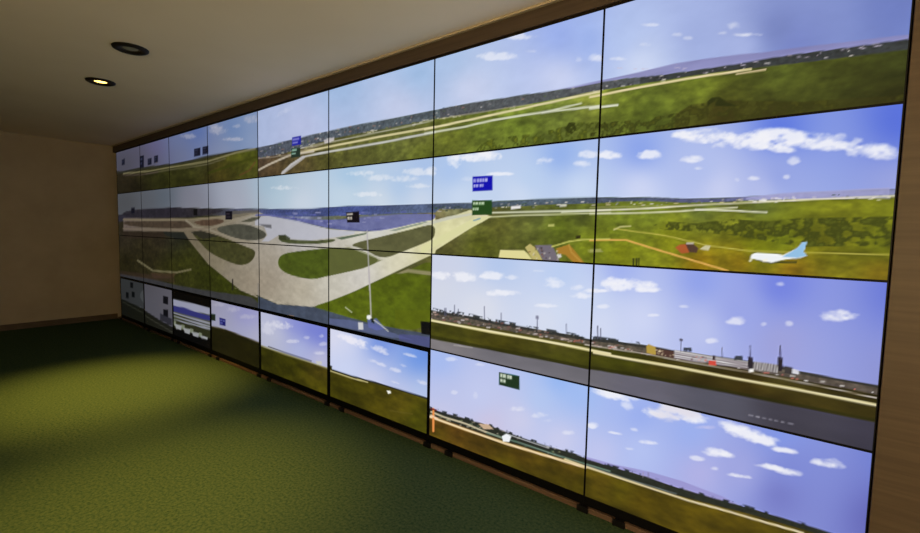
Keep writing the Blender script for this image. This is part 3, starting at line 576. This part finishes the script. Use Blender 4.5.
# ---- bottom row, right panorama (two columns)
p = Pic(2, 0, 3, 4)
p.idw([(440, 362, (146, 170, 240)), (480, 395, (176, 186, 236)), (440, 395, (168, 180, 232)), (440, 408, (184, 184, 224)), (560, 380, (128, 166, 246)), (560, 440, (188, 190, 232)), (520, 420, (190, 190, 228)), (490, 425, (190, 180, 216)), (580, 395, (140, 172, 244)), (540, 400, (160, 184, 240)), (620, 400, (146, 168, 242)), (640, 450, (162, 178, 242)),
       (640, 415, (136, 158, 240)), (600, 455, (176, 182, 236)), (780, 430, (116, 138, 232)), (700, 475, (162, 162, 226)), (780, 495, (110, 116, 194)), (740, 470, (146, 152, 222)), (690, 430, (138, 160, 240)), (790, 470, (116, 128, 212)), (900, 450, (100, 116, 208)), (880, 520, (96, 100, 180))])
for a in ((150, 55, 80, 26), (205, 100, 22, 24), (400, 115, 60, 26), (330, 135, 60, 16), (450, 150, 60, 24), (610, 185, 46, 20), (660, 210, 70, 24), (740, 240, 60, 22), (830, 280, 50, 12), (560, 288, 50, 18), (600, 298, 30, 12), (480, 310, 26, 10), (290, 248, 30, 10), (70, 185, 22, 10), (840, 365, 46, 14), (770, 345, 60, 12), (640, 378, 50, 9), (235, 198, 16, 8), (160, 210, 26, 6), (215, 272, 16, 6), (550, 350, 16, 8), (1000, 330, 60, 20)): p.cloud(B8, *a, a=.85, slope=.15)
p.cloud(B8, 395, 132, 100, 40, c=(216, 212, 226), a=.9); p.cloud(B8, 520, 188, 40, 8, c=(200, 190, 232), a=.6)
for a in ((300, 192, 24, 10), (370, 212, 26, 10), (395, 228, 16, 8), (165, 150, 9, 14), (95, 138, 10, 7), (465, 268, 20, 8), (545, 245, 18, 10), (85, 30, 18, 7), (180, 48, 18, 6)): p.cloud(B7, *a, a=.6)
p.poly(B8, [(40, 302), (150, 332), (300, 363), (420, 398), (520, 436), (580, 458), (640, 490), (450, 445), (40, 318)], (140, 134, 198), .8)
tt = T(B7, [(0, 182), (20, 190), (60, 203), (130, 222), (200, 242), (260, 264), (350, 295), (420, 318), (500, 342)]) + T(B8, [(0, 290), (50, 314), (150, 344), (280, 382), (400, 424), (560, 470), (690, 506), (900, 570), (1400, 720)])
tb = T(B7, [(0, 204), (20, 210), (130, 250), (250, 291), (420, 344), (500, 366)]) + T(B8, [(0, 322), (40, 338), (200, 392), (400, 454), (560, 496), (690, 530), (900, 590), (1400, 745)])
g = p.below(tt)
p.idw([(440, 430, (90, 86, 16)), (470, 440, (100, 82, 24)), (460, 422, (118, 82, 34)), (520, 455, (100, 80, 22)), (510, 470, (84, 82, 14)), (570, 465, (108, 88, 26)), (580, 485, (90, 84, 12)), (560, 480, (86, 78, 14)), (620, 490, (96, 90, 16)), (640, 500, (92, 80, 14)), (600, 480, (104, 90, 22)), (800, 560, (90, 80, 16)), (440, 420, (112, 76, 34))], g)
p.tex(g, .3, p.nw); p.tex(g, .2)
m = p.band(tt, tb); p.blend(m, (44, 50, 46), .95); p.tex(m, .14, p.ns)
p.bush(p.band([(x, y - 2) for x, y in tt], [(x, y + 1.5) for x, y in tt]), (44, 50, 46), .9, .5)
p.specks(m * (p.x < 560), 34, [(150, 160, 120), (84, 110, 90), (190, 180, 160)], 4, 1.2)
p.poly(B7, [(172, 238), (205, 240), (222, 256), (190, 256)], (206, 176, 150), .9)
p.line(B7, [(265, 272), (320, 290), (400, 316)], 1.1, (196, 196, 200), .8)
p.line(B7, [(20, 200), (60, 216), (130, 238), (200, 266), (250, 284)], 1.6, (214, 200, 170), .85)
p.line(B7, [(200, 268), (300, 298), (420, 338), (598, 392)], 1.3, (96, 140, 116), .9)
p.line(B7, [(0, 210), (20, 217), (130, 257), (260, 302), (400, 344), (520, 380)], 2.2, (232, 202, 158))
p.line(B8, [(-40, 312), (40, 341), (250, 411), (450, 476), (560, 506), (900, 604)], 1.9, (206, 190, 150))
p.line(B8, [(40, 334), (200, 388), (400, 450)], 1.0, (130, 140, 140), .7)
p.poly(B7, [(249, 279), (262, 271), (279, 279), (272, 297), (252, 296)], (232, 236, 242))
p.line(B7, [(27, 190), (27, 262)], 2.0, (226, 142, 84)); p.line(B7, [(20, 190), (36, 194)], 1.6, (120, 40, 44), .9)
p.line(B7, [(20, 212), (40, 222)], 1.6, (240, 200, 170), .9)
p.line(B8, [(268, 366), (268, 384)], .8, (150, 140, 160), .8); p.line(B8, [(290, 366), (290, 388)], .8, (110, 100, 120), .8)
p.infobox([(499, 371.8), (519.5, 376.2), (519.5, 390), (499, 385)], (10, 70, 30), [(.1, .36, [(.06, .16), (.18, .34), (.40, .48), (.50, .62)]), (.50, .72, [(.06, .18), (.20, .32)])], (200, 222, 196))

# ---- bottom row, five single pictures on the left
p = Pic(3, 2, 3, 4)
p.idw([(335, 338, (206, 206, 230)), (345, 345, (190, 198, 236)), (380, 342, (96, 128, 222)), (420, 358, (100, 142, 232)), (425, 352, (84, 124, 222)), (400, 398, (182, 186, 226)), (345, 370, (186, 198, 240)), (425, 395, (156, 178, 230)), (370, 380, (190, 194, 230)), (425, 405, (180, 190, 226))])
for a in ((440, 318, 60, 18), (400, 300, 36, 14), (480, 345, 26, 12), (548, 352, 34, 15), (575, 370, 18, 8), (515, 402, 20, 11), (563, 422, 24, 9), (618, 444, 24, 10), (660, 425, 16, 7), (690, 380, 24, 7), (740, 500, 22, 10), (620, 500, 22, 6)): p.cloud(A7, *a, c=(228, 226, 240), a=.85, slope=.25)
hz = T(A7, [(325, 425), (340, 431)]) + T(A8, [(345, 0), (430, 30), (560, 64), (770, 128), (800, 138)])
g = p.below(hz); p.idw([(345, 385, (84, 80, 14)), (380, 400, (88, 82, 16)), (420, 420, (84, 86, 14)), (400, 405, (96, 88, 22)), (340, 395, (72, 70, 12))], g); p.tex(g, .3, p.nw); p.tex(g, .16)
p.line(A8, [(330, 2), (430, 36), (500, 54)], 1.5, (186, 176, 130), .9)
p.line(A7, [(325, 424), (340, 430)], 1.4, (50, 50, 36)); p.line(A8, [(345, 0), (430, 28), (560, 63), (700, 107), (790, 134)], 1.5, (44, 46, 38))
p.poly(A8, [(586, 92), (600, 92), (606, 102), (592, 106)], (240, 240, 232))
p.line(A8, [(600, 180), (700, 196)], 1.0, (120, 112, 50), .6)

p = Pic(4, 3, 3, 4)
p.idw([(265, 320, (184, 188, 216)), (275, 335, (184, 188, 212)), (310, 330, (100, 110, 208)), (322, 335, (92, 104, 206)), (300, 348, (166, 176, 222)), (280, 348, (170, 174, 204)), (320, 358, (182, 180, 206)), (295, 325, (116, 124, 212)), (266, 340, (180, 180, 196))])
for a in ((130, 250, 30, 16), (95, 240, 40, 16), (230, 302, 14, 9), (295, 294, 12, 8), (303, 330, 16, 9), (170, 318, 26, 8), (60, 260, 30, 30), (290, 370, 24, 8)): p.cloud(A7, *a, c=(214, 214, 232), a=.8)
hz = T(A7, [(0, 326), (20, 334), (130, 372), (270, 418), (330, 438)])
g = p.below(hz); p.idw([(265, 355, (66, 66, 14)), (290, 368, (72, 72, 12)), (320, 385, (78, 76, 12)), (325, 370, (96, 84, 28))], g); p.tex(g, .3, p.nw); p.tex(g, .16)
p.line(A7, [(10, 330), (130, 374), (250, 412), (330, 440)], 1.4, (150, 146, 110), .9); p.line(A7, [(60, 340), (130, 366), (250, 405)], 1.0, (60, 56, 40), .7)
p.poly(A7, [(270, 404), (296, 406), (298, 420), (276, 420)], (190, 190, 180), .9)

p = Pic(5, 4, 3, 4)
p.idw([(212, 305, (158, 156, 168)), (225, 315, (150, 150, 184)), (245, 315, (128, 128, 196)), (240, 330, (160, 162, 194)), (220, 325, (164, 164, 180)), (255, 335, (172, 172, 194)), (250, 320, (158, 158, 210))])
for a in ((520, 185, 30, 12), (600, 210, 30, 16), (680, 250, 40, 14)): p.cloud(A4, *a, c=(190, 188, 206), a=.6)
hz = T(A4, [(470, 296), (487, 300), (560, 315), (640, 346), (745, 388), (760, 394)])
g = p.below(hz); p.idw([(215, 340, (46, 44, 14)), (240, 350, (52, 50, 14)), (255, 360, (56, 54, 14)), (225, 355, (38, 36, 16))], g); p.tex(g, .3, p.nw); p.tex(g, .16)
p.line(A4, [(487, 300), (560, 317), (640, 348), (745, 388)], 1.2, (104, 98, 70), .9); p.line(A4, [(560, 320), (745, 402)], 1.0, (36, 34, 22), .7)
p.infobox(T(A4, [(480, 232), (508, 237), (508, 272), (480, 267)]), (36, 66, 40), [], (0, 0, 0))
p.infobox(T(A4, [(530, 254), (562, 262), (562, 300), (532, 292)]), (34, 36, 110), [(.2, .42, [(.1, .45), (.55, .9)]), (.58, .78, [(.1, .5)])], (110, 116, 170))

p = Pic(6, 5, 3, 4)                          # timetable screen with thumbnails
p.c[:] = (14, 12, 10)
p.poly(A4, [(270, 150), (500, 208), (500, 330), (270, 280)], (96, 98, 84))
p.poly(A4, [(270, 152), (400, 182), (500, 210), (500, 240), (400, 222), (270, 186)], (156, 158, 178))
p.poly(A4, [(270, 188), (340, 200), (400, 222), (500, 248), (500, 276), (400, 252), (270, 216)], (62, 64, 124))
for k, (ya, yb) in enumerate(((222, 284), (240, 300), (258, 312))):
    p.poly(A4, [(270, ya), (500, yb + 2), (500, yb + 12), (270, ya + 9)], (150, 152, 162))
    p.poly(A4, [(285, ya + 9), (480, yb + 10), (480, yb + 15), (285, ya + 15)], (66, 74, 40))
p.poly(A4, [(270, 262), (500, 326), (500, 372), (270, 300)], (66, 72, 44))
for k in range(4):
    x, y = 296 + k * 46, 292 + k * 21
    p.poly(A4, [(x - 14, y - 22), (x + 2, y - 18), (x + 4, y + 6), (x - 14, y)], (150, 156, 140), .8)
    p.poly(A4, [(x - 6, y - 6), (x + 34, y + 4), (x + 30, y + 28), (x + 4, y + 22)], (160, 162, 164))
p.poly(A4, [(270, 312), (310, 324), (500, 384), (500, 520), (270, 520)], (12, 12, 12))

p = Pic(7, 6, 3, 4)
p.c[:] = (100, 98, 106); p.idw([(145, 285, (94, 92, 98)), (160, 300, (100, 98, 106)), (170, 300, (112, 110, 118)), (150, 305, (98, 98, 106))])
hz = [(140, 308), (150, 314.5), (160, 321), (175, 329)]
g = p.below(hz); p.idw([(145, 318, (38, 40, 28)), (160, 325, (46, 46, 36)), (170, 332, (52, 52, 44))], g)
p.line(PXF, hz, 1.2, (46, 48, 44)); p.line(PXF, [(142, 313.5), (152, 320), (164, 327), (172, 332)], 1.0, (92, 92, 80), .8)
for b in ((163.2, 168, 296, 303.4), (163.4, 168, 309, 316)): p.infobox([(b[0], b[2]), (b[1], b[2] + 1), (b[1], b[3] + 1), (b[0], b[3])], (24, 24, 32), [], (0, 0, 0))
p.blend(p.inside([(160, 313), (172, 319), (172, 326), (160, 320)]), (52, 52, 66), .6)
p = Pic(8, 7, 3, 4)
p.idw([(125, 285, (80, 84, 84)), (138, 295, (88, 92, 94)), (128, 295, (76, 76, 78))])
hz = [(110, 294), (123, 299.5), (133, 304), (145, 309.5)]
g = p.below(hz); p.idw([(125, 308, (30, 32, 26)), (138, 312, (38, 40, 28))], g); p.line(PXF, [(123, 302), (143, 313)], 1.0, (74, 76, 62), .8)
for b in ((130.3, 133, 282, 287.5), (126, 128.6, 292, 297.8), (131.8, 134.6, 291.5, 297)): p.infobox([(b[0], b[2]), (b[1], b[2] + .7), (b[1], b[3] + .7), (b[0], b[3])], (18, 22, 24), [], (0, 0, 0))

# soften like a photographed picture, then to linear light
def soft(a):
    b = np.pad(a, ((1, 1), (1, 1), (0, 0)), mode='edge')
    b = (b[:-2] + 2 * b[1:-1] + b[2:]) / 4
    return (b[:, :-2] + 2 * b[:, 1:-1] + b[:, 2:]) / 4
CAN = CAN + .45 * (CAN - soft(soft(CAN)))
CAN *= np.interp(PX, [120, 320], [.84, 1.0]).astype(np.float32)[..., None]               # viewing-angle falloff and vignette painted into the far pictures
_gd = np.clip(CAN[..., 1] - CAN[..., 0], 0, None) * (CAN[..., 1] > CAN[..., 2] + 18)      # grass a little more olive
CAN[..., 0] += .42 * _gd; CAN[..., 1] -= .16 * _gd; CAN[..., 2] += .12 * _gd
CAN[(GZ < ROWZ[3]) & (GX < SX[4]) & (CAN.max(-1) < 76)] *= .8                                                  # dark tones lowered in the bottom-left pictures
_sk = np.clip((CAN[..., 2] - CAN[..., 0] - 8) / 20, 0, 1) * np.clip((CAN[..., 2] - 140) / 30, 0, 1)   # hazier skies
_sk = (_sk * (CAN[..., 0] > 60))[..., None]
_mn = CAN.mean(-1, keepdims=True); CAN = CAN * (1 - _sk) + ((_mn + (CAN - _mn) * .80) * 1.02) * _sk
_lo = (((GZ < ROWZ[2]) & (GX > SX[2]) | (GZ < ROWZ[3])) & (CAN[..., 2] < CAN[..., 0] - 25) & (CAN[..., 0] < 135))
CAN[_lo] *= np.array([.90, .88, .9], np.float32)
CAN = np.clip(CAN, 0, 255); CAN = CAN - 9.0 * np.sin(2 * np.pi * CAN / 255)                # display contrast setting
CAN = np.clip(CAN, 0, 255)
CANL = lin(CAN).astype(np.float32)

# ------------------------------------------------------------------ the displays
ROWN = ['top-row', 'second-row', 'third-row', 'bottom-row']
COLN = ['rightmost column', 'second column from right', 'third column from right', 'fourth column from right', 'fifth column from right', 'sixth column from right', 'seventh column from right', 'leftmost column']
SHOW = [
    ['green field, dark scrub and far hills', 'runways, town and scrubby green field', 'town skyline above pale runways', 'blue and green flight tags over runways', 'deep blue cloudy sky over olive field', 'two small dark tags over dim field', 'small dark tags in grey sky', 'dim grey sky over brown ground'],
    ['parked airliner and dirt road on grass', 'bright blue and green flight tags', 'small black tag over blue town', 'pale concrete apron and wide sky', 'dark tag above crossing taxiways', 'grey sky above forked taxiway', 'dim taxiway and brown grass', 'dim grey horizon and grass'],
    ['long white terminal under blue sky', 'distant town with masts beyond runway', 'mast on green field beside concrete', 'rounded green island in pale concrete', 'broad concrete taxiway and dark grass', 'taxiway narrowing through dark grass', 'pale bent track on dark grass', 'dim brown grass'],
    ['big white clouds over purple hills', 'green flight tag in pale sky', 'white clouds over olive grass', 'blue sky over olive field', 'green and blue tags over dark field', 'timetable with white thumbnails', 'blank grey sky with two dark squares', 'blank grey sky with three dark squares'],
]
STEP = [0.0050, 0.0065, 0.008, 0.010, 0.012, 0.014, 0.016, 0.018]
def screen_mesh(x0, x1, z0, z1, step, y):
    nx, nz = max(2, int((x1 - x0) / step)), max(2, int((z1 - z0) / step))
    xs = np.linspace(x0, x1, nx + 1); zs = np.linspace(z0, z1, nz + 1)
    X, Z = np.meshgrid(xs, zs)
    n = X.size
    co_ = np.stack([X, np.full_like(X, y), Z], -1).reshape(-1, 3).astype(np.float32)
    idx = np.arange(n).reshape(nz + 1, nx + 1)
    q = np.stack([idx[:-1, :-1], idx[:-1, 1:], idx[1:, 1:], idx[1:, :-1]], -1).reshape(-1, 4).astype(np.int32)
    me = bpy.data.meshes.new('screen')
    me.vertices.add(n); me.vertices.foreach_set('co', co_.ravel())
    me.loops.add(q.size); me.loops.foreach_set('vertex_index', q.ravel())
    me.polygons.add(len(q)); me.polygons.foreach_set('loop_start', np.arange(0, q.size, 4, dtype=np.int32))
    me.update(calc_edges=True)
    u = np.clip((X - X0) / TX - .5, 0, NX - 1.001); v = np.clip((Z - Z0) / TX - .5, 0, NZ - 1.001)
    return me, u, v
def sample(u, v):
    iu, iv = u.astype(int), v.astype(int); fu, fv = (u - iu)[..., None], (v - iv)[..., None]
    return (CANL[iv, iu] * (1 - fu) + CANL[iv, iu + 1] * fu) * (1 - fv) + (CANL[iv + 1, iu] * (1 - fu) + CANL[iv + 1, iu + 1] * fu) * fv

for r in range(4):
    for c in range(8):
        xa, xb = SX[c + 1], SX[c]; za, zb = ROWZ[r + 1], ROWZ[r]
        g_ = 0.0006                                        # hairline gap to the next display
        bz = 0.0050                                        # narrow bezel of the upper rows
        if r == 3 and c >= 2: bl = br = 0.022; bt = 0.028; bb = 0.0          # bottom-left set has a broader rim
        else: bl = br = bt = bb = bz
        if r == 2 and c >= 2: bb = 0.006
        foot = 0.052 if r == 3 else 0.0                    # bottom row carries a broad lower rim
        ox0, ox1, oz0, oz1 = xa + g_, xb - g_, za + g_ - foot, zb - g_
        ix0, ix1, iz0, iz1 = xa + bl, xb - br, za + (bb if r < 3 else 0.0), zb - bt
        t = empty('video_display', ((xa + xb) / 2, 0.0, oz0))
        tag(t, f'{ROWN[r]} display in {COLN[c]}, showing {SHOW[r][c]}', 'display', 'displays of the video wall')
        rel(boxes('housing', 'house', None, (ox0 + .002, ox1 - .002, 0.012, 0.11, oz0 + .002, oz1 - .002), bev=0.004), t)
        bm = bmesh.new()
        for b in ((ox0, ix0, oz0, oz1), (ix1, ox1, oz0, oz1), (ix0, ix1, oz0, iz0), (ix0, ix1, iz1, oz1)):
            box(bm, b[0], b[1], -0.003, 0.014, b[2], b[3])
        rel(link('bezel', mesh(bm, 'bezel'), 'bezel'), t)
        me, u, v = screen_mesh(ix0 - .001, ix1 + .001, iz0 - .001, iz1 + .001, STEP[c], 0.0)
        at = me.color_attributes.new('picture', 'FLOAT_COLOR', 'POINT')
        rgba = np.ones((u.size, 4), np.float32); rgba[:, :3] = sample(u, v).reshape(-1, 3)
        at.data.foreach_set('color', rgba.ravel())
        rel(link('screen', me, 'pic'), t)
